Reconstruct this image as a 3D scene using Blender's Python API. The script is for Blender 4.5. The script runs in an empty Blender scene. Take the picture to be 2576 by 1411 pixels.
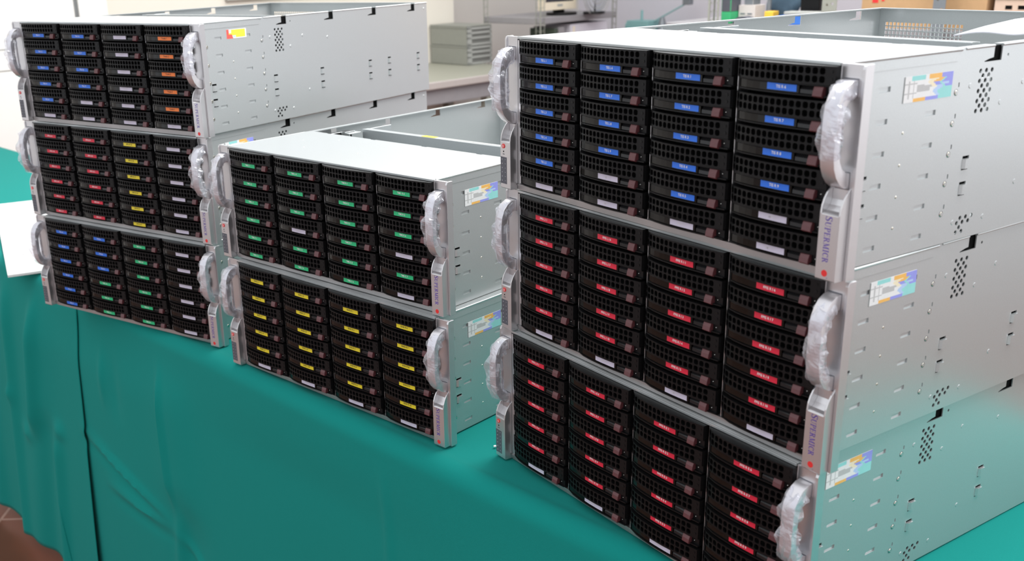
import bpy, bmesh, math, random
from mathutils import Vector, Matrix
from mathutils.geometry import tessellate_polygon
C = bpy.context.scene.collection
random.seed(4)
# ---------------------------------------------------------------- camera
PIT, ROLL, CAMH = 0.3171045792524325, -0.030582183247522488, 0.6227503761352524
cam = bpy.data.cameras.new('camera')
cam.sensor_fit = 'HORIZONTAL'; cam.sensor_width = 36.0
cam.lens = 2575.111631576317 / 2576 * 36.0
cam.shift_x = 163.279 / 2576; cam.shift_y = 29.519 / 2576
cam.clip_start = 0.05; cam.clip_end = 60
cam.dof.use_dof = True; cam.dof.focus_distance = 1.28; cam.dof.aperture_fstop = 8.5
co = bpy.data.objects.new('camera', cam); C.objects.link(co)
fw = Vector((0, math.cos(PIT), -math.sin(PIT))); up0 = Vector((0, math.sin(PIT), math.cos(PIT))); rt0 = Vector((1, 0, 0))
rt = rt0*math.cos(ROLL)+up0*math.sin(ROLL); up = -rt0*math.sin(ROLL)+up0*math.cos(ROLL)
M = Matrix((rt, up, -fw)).transposed().to_4x4(); M.translation = (0, 0, CAMH)
co.matrix_world = M
bpy.context.scene.camera = co
# ---------------------------------------------------------------- world, lights, exposure
vs = bpy.context.scene.view_settings
vs.view_transform = 'Standard'; vs.look = 'None'; vs.gamma = 1; vs.use_curve_mapping = False
vs.exposure = 0.85
W = bpy.data.worlds.new('room_light'); bpy.context.scene.world = W; W.use_nodes = True
bg = W.node_tree.nodes['Background']; bg.inputs[0].default_value = (0.93, 0.96, 1.0, 1); bg.inputs[1].default_value = 0.68
# room axes: D runs along the table's front edge (to the near right), N runs away from it
D = Vector((0.686829, -0.726819, 0)); N = Vector((0.726819, 0.686829, 0))
def RP(dc, nc, z=0.0): return D*dc/1000+N*nc/1000+Vector((0, 0, z/1000))
RZ = math.atan2(D.y, D.x)
def area(name, loc, tgt, sx, sy, power, col=(1, 1, 1)):
    l = bpy.data.lights.new(name, 'AREA'); l.shape = 'RECTANGLE'; l.size = sx; l.size_y = sy; l.energy = power; l.color = col
    o = bpy.data.objects.new(name, l); C.objects.link(o); o.location = loc
    o.rotation_euler = (Vector(tgt)-Vector(loc)).to_track_quat('-Z', 'Y').to_euler(); return o
area('ceiling_light', RP(-900, 2100, 2100), RP(-1000, 1500, 0), 3.4, 1.8, 84, (1.0, 0.99, 0.97))
area('window_light', RP(1900, 2400, 900), RP(-800, 1000, 0), 2.6, 2.0, 11, (0.92, 0.96, 1.0))
area('rear_light', RP(-2600, 3300, 2100), RP(-3200, 3900, 200), 2.0, 2.0, 16, (1.0, 0.97, 0.92))
# ---------------------------------------------------------------- materials
def mat(name, col, rough=0.5, metal=0.0, noise=None, bump=None, spec=0.5, coat=0.0, scale=100.0):
    m = bpy.data.materials.new(name); m.use_nodes = True; nt = m.node_tree; b = nt.nodes['Principled BSDF']
    b.inputs['Base Color'].default_value = (*col, 1); b.inputs['Roughness'].default_value = rough; b.inputs['Metallic'].default_value = metal
    b.inputs['Specular IOR Level'].default_value = spec; b.inputs['Coat Weight'].default_value = coat
    tc = nt.nodes.new('ShaderNodeTexCoord'); nz = nt.nodes.new('ShaderNodeTexNoise'); nz.inputs['Scale'].default_value = scale
    nz.inputs['Detail'].default_value = 4; nt.links.new(tc.outputs['Object'], nz.inputs['Vector'])
    a = noise if noise else 0.06
    mx = nt.nodes.new('ShaderNodeMix'); mx.data_type = 'RGBA'
    mx.inputs[6].default_value = (*[c*(1-a) for c in col], 1); mx.inputs[7].default_value = (*[min(1, c*(1+a)) for c in col], 1)
    nt.links.new(nz.outputs['Fac'], mx.inputs[0]); nt.links.new(mx.outputs[2], b.inputs['Base Color'])
    if bump:
        bp = nt.nodes.new('ShaderNodeBump'); bp.inputs['Strength'].default_value = bump[0]; bp.inputs['Distance'].default_value = bump[1]
        nt.links.new(nz.outputs['Fac'], bp.inputs['Height']); nt.links.new(bp.outputs['Normal'], b.inputs['Normal'])
    return m
STEEL = mat('galvanised_steel', (0.545, 0.57, 0.572), 0.29, 0.62, 0.07, scale=700)
LIP = mat('lip_steel', (0.42, 0.41, 0.41), 0.42, 0.9)
STEELD = mat('galvanised_steel_inside', (0.50, 0.53, 0.54), 0.38, 0.7, 0.08, scale=500)
ALU = mat('silver_bezel', (0.66, 0.65, 0.66), 0.32, 0.85, 0.03, scale=900)
HAND = mat('silver_handle', (0.72, 0.70, 0.72), 0.33, 0.7, 0.03, scale=900)
BLACK = mat('black_plastic', (0.0055, 0.0055, 0.006), 0.36, 0, 0.2, spec=0.22, scale=900)
BLACKM = mat('void_shade_black', (0.004, 0.004, 0.004), 0.9, 0, 0.1, spec=0.1)  # near-black, stands in for the shade inside holes, gaps and slots
WINDOW = mat('smoked_window', (0.006, 0.005, 0.004), 0.12, 0, 0.3, spec=0.25)
CLEAR = mat('clear_light_bar', (0.012, 0.012, 0.013), 0.16, 0.0, 0.1, spec=0.35)
MAROON = mat('maroon_button', (0.105, 0.030, 0.034), 0.32, 0, 0.1)
LEDW = mat('indicator_glint', (0.9, 0.95, 0.9), 0.2, 0)  # white dot paints the glint on each tray's indicator light pipe
DARKPANEL = mat('panel_grey', (0.085, 0.09, 0.11), 0.4, 0)
REDP = mat('red_print', (0.75, 0.03, 0.03), 0.45, 0)
PURPLE = mat('blue_violet_print', (0.085, 0.045, 0.36), 0.5, 0)
WHITEP = mat('white_print', (0.85, 0.85, 0.85), 0.5, 0)
BLACKP = mat('black_print', (0.03, 0.03, 0.02), 0.6, 0)
FAINT = mat('faint_print', (0.62, 0.60, 0.66), 0.5, 0)
TXTW = WHITEP
ST = {'blue': (mat('blue_label', (0.022, 0.17, 0.78), 0.42), TXTW), 'red': (mat('red_label', (0.70, 0.020, 0.055), 0.42), TXTW),
      'green': (mat('green_label', (0.018, 0.52, 0.21), 0.42), TXTW), 'yellow': (mat('yellow_label', (0.80, 0.66, 0.03), 0.42), BLACKP),
      'orange': (mat('orange_label', (0.85, 0.20, 0.03), 0.42), BLACKP), 'white': (mat('white_label', (0.60, 0.57, 0.70), 0.42), FAINT)}
SCREW = mat('screw_metal', (0.68, 0.65, 0.57), 0.25, 1.0)
CLOTH = mat('green_cloth', (0.004, 0.235, 0.205), 0.92, 0, 0.10, (0.25, 0.0006), spec=0.15, scale=1400)
CLOTH.node_tree.nodes['Principled BSDF'].inputs['Sheen Weight'].default_value = 0.03
CREAM = mat('cream_paint', (0.74, 0.695, 0.61), 0.8, 0, 0.02, scale=2)
CREAMP = mat('cream_panel', (0.84, 0.825, 0.79), 0.6, 0, 0.015, scale=2)
LAV = mat('pale_lavender_paint', (0.60, 0.585, 0.64), 0.8, 0, 0.03, scale=2)
GREIGE = mat('greige_paint', (0.60, 0.57, 0.53), 0.8, 0, 0.03, scale=2)
DARKLINE = mat('dark_seam', (0.20, 0.21, 0.21), 0.7)
RACKG = mat('grey_green_enamel', (0.30, 0.31, 0.27), 0.5, 0.1, 0.1, scale=20)
SHELFM = mat('grey_shelf', (0.27, 0.26, 0.27), 0.5, 0.1, 0.08, scale=20)
CARD = mat('cardboard', (0.46, 0.29, 0.15), 0.9, 0, 0.08, scale=60)
CARDP = mat('pale_cardboard', (0.56, 0.42, 0.33), 0.9, 0, 0.08, scale=60)
def film_mat():
    m = bpy.data.materials.new('clear_film'); m.use_nodes = True; nt = m.node_tree; nt.nodes.clear()
    out = nt.nodes.new('ShaderNodeOutputMaterial'); tr = nt.nodes.new('ShaderNodeBsdfTransparent'); gl = nt.nodes.new('ShaderNodeBsdfGlossy')
    df = nt.nodes.new('ShaderNodeBsdfDiffuse'); df.inputs[0].default_value = (0.95, 0.95, 0.98, 1); gl.inputs['Roughness'].default_value = 0.12
    gl.inputs[0].default_value = (0.95, 0.96, 1, 1); tr.inputs[0].default_value = (0.96, 0.97, 1, 1)
    lw = nt.nodes.new('ShaderNodeLayerWeight'); lw.inputs[0].default_value = 0.45
    tc = nt.nodes.new('ShaderNodeTexCoord'); nz = nt.nodes.new('ShaderNodeTexNoise'); nz.inputs['Scale'].default_value = 160; nz.inputs['Distortion'].default_value = 1.5
    nt.links.new(tc.outputs['Object'], nz.inputs[0]); bp = nt.nodes.new('ShaderNodeBump'); bp.inputs['Strength'].default_value = 0.35; bp.inputs['Distance'].default_value = 0.002
    nt.links.new(nz.outputs['Fac'], bp.inputs['Height'])
    for s in (gl, df): nt.links.new(bp.outputs[0], s.inputs['Normal'])
    m1 = nt.nodes.new('ShaderNodeMixShader'); m2 = nt.nodes.new('ShaderNodeMixShader'); m1.inputs[0].default_value = 0.62
    nt.links.new(df.outputs[0], m1.inputs[1]); nt.links.new(gl.outputs[0], m1.inputs[2])
    mr = nt.nodes.new('ShaderNodeMapRange'); mr.inputs[1].default_value = 0; mr.inputs[2].default_value = 1; mr.inputs[3].default_value = 0.16; mr.inputs[4].default_value = 0.52
    nt.links.new(lw.outputs['Facing'], mr.inputs[0]); nt.links.new(mr.outputs[0], m2.inputs[0])
    nt.links.new(tr.outputs[0], m2.inputs[1]); nt.links.new(m1.outputs[0], m2.inputs[2]); nt.links.new(m2.outputs[0], out.inputs[0]); return m
FILM = film_mat()
def tile_mat():
    m = mat('terracotta_tile', (0.16, 0.045, 0.02), 0.28, 0, 0.2, scale=6); nt = m.node_tree; b = nt.nodes['Principled BSDF']
    tc = nt.nodes.new('ShaderNodeTexCoord'); br = nt.nodes.new('ShaderNodeTexBrick'); br.offset = 0
    br.inputs['Color1'].default_value = (0.19, 0.055, 0.025, 1); br.inputs['Color2'].default_value = (0.14, 0.04, 0.02, 1); br.inputs['Mortar'].default_value = (0.30, 0.17, 0.13, 1)
    br.inputs['Scale'].default_value = 1; br.inputs['Brick Width'].default_value = 0.30; br.inputs['Row Height'].default_value = 0.30; br.inputs['Mortar Size'].default_value = 0.004
    nt.links.new(tc.outputs['Object'], br.inputs['Vector']); nt.links.new(br.outputs[0], b.inputs['Base Color']); return m
TILE = tile_mat()
# ---------------------------------------------------------------- mesh helpers (all lengths in mm)
class MB:
    def __init__(s): s.v = []; s.f = []; s.m = []; s.mats = []
    def mi(s, m):
        if m not in s.mats: s.mats.append(m)
        return s.mats.index(m)
    def add(s, vs, fs, m):
        k = len(s.v); s.v += [tuple(v) for v in vs]; i = s.mi(m)
        for f in fs: s.f.append(tuple(k+a for a in f)); s.m.append(i)
        return s
    def box(s, x0, x1, y0, y1, z0, z1, m, rot=None):
        P = [(x0, y0, z0), (x1, y0, z0), (x1, y1, z0), (x0, y1, z0), (x0, y0, z1), (x1, y0, z1), (x1, y1, z1), (x0, y1, z1)]
        if rot: P = [tuple(rot(Vector(p))) for p in P]
        return s.add(P, [(0, 3, 2, 1), (4, 5, 6, 7), (0, 1, 5, 4), (1, 2, 6, 5), (2, 3, 7, 6), (3, 0, 4, 7)], m)
    def prism(s, poly, a, b, mp, m, holes=()):
        """poly 2-D outline extruded from a to b; mp(u, v, w) -> xyz"""
        loops = [list(poly)]+[list(h) for h in holes]
        tri = tessellate_polygon([[Vector((p[0], p[1], 0)) for p in l] for l in loops])
        flat = [p for l in loops for p in l]; n = len(flat)
        V = [mp(p[0], p[1], a) for p in flat]+[mp(p[0], p[1], b) for p in flat]
        F = [tuple(t) for t in tri]+[tuple(n+i for i in reversed(t)) for t in tri]
        k = 0
        for l in loops:
            q = len(l)
            for i in range(q): F.append((k+i, k+(i+1) % q, n+k+(i+1) % q, n+k+i))
            k += q
        return s.add(V, F, m)
    def cyl(s, c, r, h, axis, m, seg=12, r2=None):
        """cylinder from c along axis for h"""
        r2 = r if r2 is None else r2; ax = 'xyz'.index(axis); V = []
        for k, rr in ((0, r), (h, r2)):
            for i in range(seg):
                a = 2*math.pi*i/seg; p = [0, 0, 0]; p[ax] = k; p[(ax+1) % 3] = rr*math.cos(a); p[(ax+2) % 3] = rr*math.sin(a)
                V.append((c[0]+p[0], c[1]+p[1], c[2]+p[2]))
        F = [tuple(range(seg)), tuple(range(2*seg-1, seg-1, -1))]+[(i, seg+i, seg+(i+1) % seg, (i+1) % seg) for i in range(seg)]
        return s.add(V, F, m)
    def mesh(s, name, bevel=0, smooth=False, segs=2, ang=35):
        me = bpy.data.meshes.new(name); me.from_pydata([(x*.001, y*.001, z*.001) for x, y, z in s.v], [], s.f)
        for m in s.mats: me.materials.append(m)
        me.polygons.foreach_set('material_index', s.m)
        bm = bmesh.new(); bm.from_mesh(me)
        if bevel: bmesh.ops.remove_doubles(bm, verts=bm.verts, dist=1e-6)
        bmesh.ops.recalc_face_normals(bm, faces=bm.faces)
        if bevel:
            ed = [e for e in bm.edges if len(e.link_faces) == 2 and e.calc_face_angle(0) > math.radians(ang)]
            bmesh.ops.bevel(bm, geom=ed, offset=bevel*.001, segments=segs, affect='EDGES', clamp_overlap=True, profile=0.5)
        bm.to_mesh(me); bm.free()
        if smooth:
            me.polygons.foreach_set('use_smooth', [True]*len(me.polygons))
            if hasattr(me, 'set_sharp_from_angle'): me.set_sharp_from_angle(angle=math.radians(40))
        me.update(); return me
def link(name, me, parent=None, loc=(0, 0, 0), rz=0.0, label=None):
    o = bpy.data.objects.new(name, me); C.objects.link(o); o.location = [a*.001 for a in loc]; o.rotation_euler = (0, 0, rz)
    if parent: o.parent = parent
    if label: o['label'] = label
    return o
def tag(o, label, cat, group=None):
    o['label'] = label; o['category'] = cat
    if group: o['group'] = group
    return o
def struct(o): o['kind'] = 'structure'; return o
def thing(name, label, cat, loc, rz=0.0, group=None):
    o = bpy.data.objects.new(name, None); C.objects.link(o); o.location = loc; o.rotation_euler = (0, 0, rz); o.empty_display_size = 0.05
    return tag(o, label, cat, group)
def rect(x0, y0, x1, y1): return [(x0, y0), (x1, y0), (x1, y1), (x0, y1)]
def circ(x, y, r, n=10): return [(x+r*math.cos(2*math.pi*i/n), y+r*math.sin(2*math.pi*i/n)) for i in range(n)]
_txt = {}
def text_tris(s, size):
    """flat text as (points, faces), centred on 0,0, in mm"""
    if s in _txt: return _txt[s]
    cu = bpy.data.curves.new('lettering', 'FONT'); cu.body = s; cu.size = size; cu.align_x = 'CENTER'; cu.resolution_u = 2; cu.offset = 0.02*size
    ob = bpy.data.objects.new('lettering', cu); me = bpy.data.meshes.new_from_object(ob)
    r = ([(v.co.x, v.co.y) for v in me.vertices], [tuple(p.vertices) for p in me.polygons])
    bpy.data.objects.remove(ob); bpy.data.curves.remove(cu); bpy.data.meshes.remove(me); _txt[s] = r; return r
# ---------------------------------------------------------------- setting
FLOOR = -760
mb = MB(); mb.box(-7000, 7000, -3000, 9000, FLOOR-60, FLOOR, TILE)
f_ = struct(link('floor', mb.mesh('floor')))
def room_box(name, d0, d1, n0, n1, z0, z1, m, parent=None, bevel=0):
    b = MB(); b.box(d0, d1, n0, n1, z0, z1, m); o = link(name, b.mesh(name, bevel), parent, rz=0)
    if parent is None: o.rotation_euler = (0, 0, RZ)
    return o
struct(room_box('wall_left', -4500, -4350, -1500, 4230, FLOOR, 2300, CREAM))
struct(room_box('wall_rear', -4700, -4550, 4230, 6200, FLOOR, 2300, GREIGE))
struct(room_box('wall_back', -4700, 1500, 5600, 5750, FLOOR, 2300, LAV))
struct(room_box('added_wall_right', 1950, 2100, -3000, 5590, FLOOR, 1700, mat('cool_white_paint', (0.78, 0.80, 0.82), 0.8, 0, 0.02, scale=2)))  # unseen wall, added so the right-hand server sides reflect something pale
b = MB(); b.box(-4345, -4330, -1400, 1972, 230, 1900, CREAMP); b.box(-4345, -4332, -1400, 1972, 318-5, 326-5, CREAMP)
b.box(-4345, -4338, 1972, 1992, FLOOR, 1900, DARKLINE); b.box(-4345, -4330, -1400, 1972, FLOOR, 226, CREAMP); b.box(-4345, -4328.5, -1400, 1972, 312, 315, DARKLINE)
b.box(-4345, -4326, 1992, 2120, FLOOR, 2200, CREAMP)
o = link('trim_1', b.mesh('trim_1')); o.rotation_euler = (0, 0, RZ); struct(o)
# ---------------------------------------------------------------- table under its green cloth
A_D, A_N = -2088.3, 803.9
S0, S1, DEP = -1900, 2090, 600
table = thing('folding_table', 'long table under the green cloth carrying all the server stacks', 'table', RP(A_D, A_N, 0), RZ)
b = MB(); b.box(S0+15, S1-15, 15, DEP-15, -32, -4, SHELFM); link('table_top', b.mesh('table_top', 2), table)
for x in (S0+90, 1200, S1-90):
    for y in (80, DEP-80):
        b = MB(); b.cyl((x, y, FLOOR), 16, -FLOOR-34, 'z', RACKG, 14); link('leg', b.mesh('leg', 0, True), table)
def smooth(x): x = max(0, min(1, x)); return x*x*(3-2*x)
def skirt_off(s, q):
    """outward offset (mm) of the hanging cloth at s along the edge, q mm below the table top"""
    g = smooth(q/160)
    def fold(s0, k, w, a, q0=0, q1=2000): return a*math.exp(-((s-s0-k*q)/w)**2)*smooth((q-q0)/90)*smooth((q1-q)/90)
    r = 9*g*math.sin(s*0.0045+0.6)
    r += fold(-45, -0.24, 24, 17, 0, 430)+fold(-45, -0.24, 75, 12)+fold(-215, -0.13, 26, 16, 0)+fold(-200, -0.1, 80, 8)+fold(-430, -.1, 34, 14)
    r += fold(35, -0.16, 24, 13, 330)-fold(-5, -0.22, 34, 8, 300)
    r += fold(470, 0.02, 9, 9, 30, 380)+fold(500, 0.0, 60, 9, 30, 380)-fold(560, -.1, 50, 8, 330)+fold(530, -.12, 16, 9, 330)
    r += fold(250, -0.05, 12, 6, 60, 240)-fold(290, 0.0, 20, 4, 60, 260)
    # slanting crease from the overlap seam down to the right
    for (sa, qa, sb, qb, a) in ((110, 300, 470, 395, 9), (200, 400, 480, 410, 8), (470, 405, 700, 560, 8)):
        t = (s-sa)/(sb-sa)
        if 0 <= t <= 1:
            dq = q-(qa+(qb-qa)*t); r += a*math.exp(-(dq/11)**2)*math.sin(math.pi*t)-a*.5*math.exp(-((dq-24)/14)**2)*math.sin(math.pi*t)
    r += fold(1095, 0.0, 10, 4, 0)+6*g*math.sin(s*0.011+q*0.003)*smooth((s-700)/300)*smooth((q-200)/300)
    # puckers
    for ps, pq, a in ((-190, 410, 9), (-5, 350, 9), (-270, 330, 8)):
        r += a*math.exp(-((s-ps)/26)**2-((q-pq)/20)**2)
    return r*g
def cloth(s0, s1, shift, top_back, name_z, open_left=False):
    bmv = []; F = []
    ns = int((s1-s0)/6); prof = []
    if top_back: prof += [('t', y) for y in (DEP+4, DEP-30, DEP-120, 400, 330, 260, 200, 150, 110, 80, 60, 45, 34, 26)]
    R = 24
    prof += [('r', a) for a in (0, 15, 30, 45, 60, 75, 90)]
    prof += [('s', q) for q in list(range(30, 320, 12))+list(range(320, 450, 8))+list(range(450, 734, 12))]
    for i in range(ns+1):
        s = s0+(s1-s0)*i/ns
        for kind, a in prof:
            if kind == 't': y = a; z = -.5+.35*math.sin(s*.02+a*.011)*smooth(a/100); ss = s
            elif kind == 'r': y = R-R*math.sin(math.radians(a)); z = R*math.cos(math.radians(a))-R; ss = s
            else:
                q = a; y = -skirt_off(s, q); z = -q; ss = s
                if open_left: ss = s+(-0.085*q)*math.exp(-(s-s0)/180)
                elif s > s1-1-200 and s1 < 500: ss = s+(-0.075*q)*math.exp((s-s1)/90)
            bmv.append((ss, y-shift*(0 if kind == 't' else .35*smooth((-z-6)/50)+.9*smooth((-z-60)/650)), z+(0 if kind != 't' else 0)))
    n = len(prof)
    for i in range(ns):
        for j in range(n-1): F.append((i*n+j, (i+1)*n+j, (i+1)*n+j+1, i*n+j+1))
    return bmv, F
b = MB(); v, f = cloth(S0, 152, 9, True, 0); b.add(v, f, CLOTH); v, f = cloth(60, S1, 0, True, 0, True); v = [(x, y, z-1.5) for x, y, z in v]; b.add(v, f, CLOTH)
me = b.mesh('tablecloth', 0, True)
cl = link('tablecloth', me); cl.location = RP(A_D, A_N, 0); cl.rotation_euler = (0, 0, RZ)
tag(cl, 'long green tablecloth hanging in folds to the floor under the servers', 'tablecloth')
sm = cl.modifiers.new('thickness', 'SOLIDIFY'); sm.thickness = 0.0010; sm.offset = 0
# ---------------------------------------------------------------- server: shared meshes
LY = lambda u, v, w: (w, u, v)          # (y, z) outline extruded along x
LX = lambda u, v, w: (u, w, v)          # (x, z) outline extruded along y
LZ = lambda u, v, w: (u, v, w)          # (x, y) outline extruded along z
TP, TR, TX = 108.4, 28.0, 7.4                    # tray pitch
PROF = [(0, -2.5), (3, -5.2), (8, -7.8), (16, -10.2), (28, -12), (45, -12.8), (60, -12.4), (75, -11), (88, -9.2), (98, -7.7), (104.5, -6.8)]
def fy(x, k=1.0):
    for (a, b), (c, d) in zip(PROF, PROF[1:]):
        if x <= c: return k*(b+2.5+(d-b)*(x-a)/(c-a))-2.5
    return k*(PROF[-1][1]+2.5)-2.5
def tray_mesh():
    b = MB(); nx = 15; px = 6.38; X0 = 0.35; z0 = 0; rows = ((-0.8, -7.5), (-7.5, -14.2)); V = []; F = []
    def quad(x0, x1, za, zb, m=BLACK):
        b.add([(x0, fy(x0), za), (x1, fy(x1), za), (x1, fy(x1), zb), (x0, fy(x0), zb)], [(0, 1, 2, 3)], m)
    for (za, zb) in rows:
        for i in range(nx):
            xa = X0+px*i; xb = xa+px; cx = (xa+xb)/2; cz = (za+zb)/2; hw = 2.45; hh = 2.75; c = 1.2
            O = [(xa, za), (cx, za), (xb, za), (xb, cz), (xb, zb), (cx, zb), (xa, zb), (xa, cz)]
            H = [(cx-hw, cz+hh-c), (cx-hw+c, cz+hh), (cx+hw-c, cz+hh), (cx+hw, cz+hh-c), (cx+hw, cz-hh+c), (cx+hw-c, cz-hh), (cx-hw+c, cz-hh), (cx-hw, cz-hh+c)]
            vs_ = [(p[0], fy(p[0]), p[1]) for p in O]+[(p[0], fy(p[0]), p[1]) for p in H]+[(p[0], fy(p[0])+2.6, p[1]) for p in H]
            fs = [(0, 1, 9, 8), (1, 2, 10, 9), (2, 11, 10), (2, 3, 11), (3, 4, 12, 11), (4, 13, 12), (4, 5, 13), (5, 6, 14, 13), (6, 15, 14), (6, 7, 15), (7, 8, 15), (7, 0, 8)]
            b.add(vs_, fs+[(8+k, 8+(k+1) % 8, 16+(k+1) % 8, 16+k) for k in range(8)], BLACK)
    xs = [0, X0]+[X0+px*i for i in range(1, nx+1)]
    for x0, x1 in zip(xs, xs[1:]): quad(x0, x1, 0, -0.8); quad(x0, x1, -14.2, -15.4)
    quad(0, X0, -.8, -14.2)
    xe = X0+px*nx; xr = [xe, 98, 101, 104.5]
    for x0, x1 in zip(xr, xr[1:]): quad(x0, x1, 0, -15.4)
    # top and bottom faces, right return, back plate
    xa = [0, 3, 8, 16, 28, 45, 65, 85, 100, 104.5]
    for x0, x1 in zip(xa, xa[1:]):
        for z in (0, -15.4): b.add([(x0, fy(x0), z), (x1, fy(x1), z), (x1, 0.4, z), (x0, 0.4, z)], [(0, 1, 2, 3)], BLACK)
    for x in (0, 104.5): b.add([(x, fy(x), 0), (x, .4, 0), (x, .4, -15.4), (x, fy(x), -15.4)], [(0, 1, 2, 3)], BLACK)
    b.box(0.3, 104.2, 0.4, 1.2, -25, -0.2, BLACKM)
    for z in (-4.2, -10.2):                                  # light-pipe rings
        b.cyl((100.8, fy(100.8)-0.3, z), 1.5, 0.6, 'y', BLACK, 12)
    # lower part: frame and curved lip
    def strip(x0, x1, za, zb, k, dy, m, n=8, back=0.4):
        for i in range(n):
            a = x0+(x1-x0)*i/n; c = x0+(x1-x0)*(i+1)/n
            P = []
            for z in (za, zb): P += [(a, fy(a, k)+dy, z), (c, fy(c, k)+dy, z), (c, back, z), (a, back, z)]
            b.add(P, [(0, 1, 2, 3), (7, 6, 5, 4), (0, 4, 5, 1)]+([(0, 3, 7, 4)] if i == 0 else [])+([(1, 5, 6, 2)] if i == n-1 else []), m)
    strip(3.5, 104, -15.9, -16.7, 0.72, 0, BLACK); strip(3.5, 104, -24.0, -25.2, 0.78, 0, BLACK)
    strip(3.5, 5.2, -16.7, -24.0, 0.72, 0, BLACK, 1); strip(84.5, 104, -16.7, -24.0, 0.30, 0, BLACK, 3)
    b.cyl((98.2, fy(95, .3)-0.4, -20.2), 0.36, 0.8, 'y', LEDW, 8)
    return b.mesh('drive_tray')
def strip_mesh(name, x0, x1, za, zb, k, dy, m, n, th, bevel=0):
    b = MB(); P = []; F = []
    for i in range(n+1):
        x = x0+(x1-x0)*i/n; y = fy(x, k)+dy; P += [(x, y, za), (x, y, zb), (x, y+th, zb), (x, y+th, za)]
    for i in range(n):
        q = 4*i
        for j in range(4): F.append((q+j, q+4+j, q+4+(j+1) % 4, q+(j+1) % 4))
    F += [(0, 1, 2, 3), (4*n+3, 4*n+2, 4*n+1, 4*n)]
    b.add(P, F, m); return b.mesh(name, bevel)
TRAY = tray_mesh()
WIN = strip_mesh('light_window', 5.6, 70.8, -17.0, -23.9, 0.66, 0.3, WINDOW, 8, 1.5, 0.3)
b = MB()
b.prism([(0.3, 0), (-4.8, -.1), (-7.3, -3.3), (-7.5, -6.9), (0.3, -6.9)], 71.2, 84.4, lambda u, v, w: (w, u+.02*(w-69), v-16.9), CLEAR)
CLR = b.mesh('clear_bar', 0.4)
b = MB(); b.prism([(0, 0), (-7.4, -0.3), (-8.8, -3.8), (-9.6, -8.2), (-7.4, -9.4), (0, -9.4)], 85.0, 94.4, lambda u, v, w: (w, u, v-16.4), MAROON)
BTN = b.mesh('release_button', 0.5)
def sticker_mesh(s, color):
    bm_, tm = ST[color]; b = MB(); x0, x1, za, zb = 38.4, 68.6, -17.1, -22.7; n = 4; P = []; F = []
    for i in range(n+1):
        x = x0+(x1-x0)*i/n; y = fy(x, .66)-.05; P += [(x, y, za), (x, y, zb), (x, y+.25, zb), (x, y+.25, za)]
    for i in range(n):
        q = 4*i
        for j in range(4): F.append((q+j, q+4+j, q+4+(j+1) % 4, q+(j+1) % 4))
    F += [(0, 1, 2, 3), (4*n+3, 4*n+2, 4*n+1, 4*n)]; b.add(P, F, bm_)
    if s:
        pts, fs = text_tris(s, 3.5); dz = -0.95 if color in ('blue', 'green', 'red', 'yellow', 'orange') else -0.95
        b.add([(53.2+p[0], fy(53.2+p[0], .66)-.12, (za+zb)/2+p[1]+dz+.1) for p in pts], fs, tm)
    return b.mesh('label_sticker')
_st = {}
# chassis ---------------------------------------------------
NOTCH = [222, 349, 478, 607]; BD = 650
def side_outline(mirror=False):
    z1 = 177; o = [(4, 0), (BD, 0), (BD, z1)]
    for y in reversed(NOTCH):
        if y > 600: pass
        o += [(y, z1), (y, 162.5), (y-26, 162.5), (y-26, 163.4), (y-18, 165.2), (y-12.5, 165.8), (y-12.5, z1)]
    o += [(4, z1)]; return o
HOLES_R = []
for z in (139, 111.5, 84, 57, 29):
    HOLES_R.append(rect(160.5, z+4.5, 162.2, z+8.5))
for k in range(9):
    ys = (192, 200.8, 209.6) if k % 2 == 0 else (196.4, 205.2)
    for y in ys: HOLES_R.append(circ(y, 155-4.45*k, 2.25, 8))
for ys, z in (((189.4, 198.2, 207), 20.6), ((185, 193.8, 202.6), 16.2), ((189.4,), 11.7), ((185, 193.8), 7.3)):
    for y in ys: HOLES_R.append(circ(y, z, 2.2, 8))
HOOKS = [(y, z) for y in (40, 186, 310, 453, 515, 614) for z in (79.5, 55.5)]
for y, z in HOOKS: HOLES_R.append(rect(y-5, z-13, y+5, z))
SLOTS = [(y, z) for y, zz in ((57.5, (150.5, 123.5, 96, 68.5, 41, 13.5)), (124, (151, 124.5, 96, 68.5, 41, 13.3))) for z in zz]
for y, z in SLOTS: HOLES_R.append(rect(y-7.5, z-2.2, y+7.5, z+2.2))
HOLES_R += [circ(232, 166.5, 1.5, 8), circ(141, 168.5, 1.4, 8)]
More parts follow.
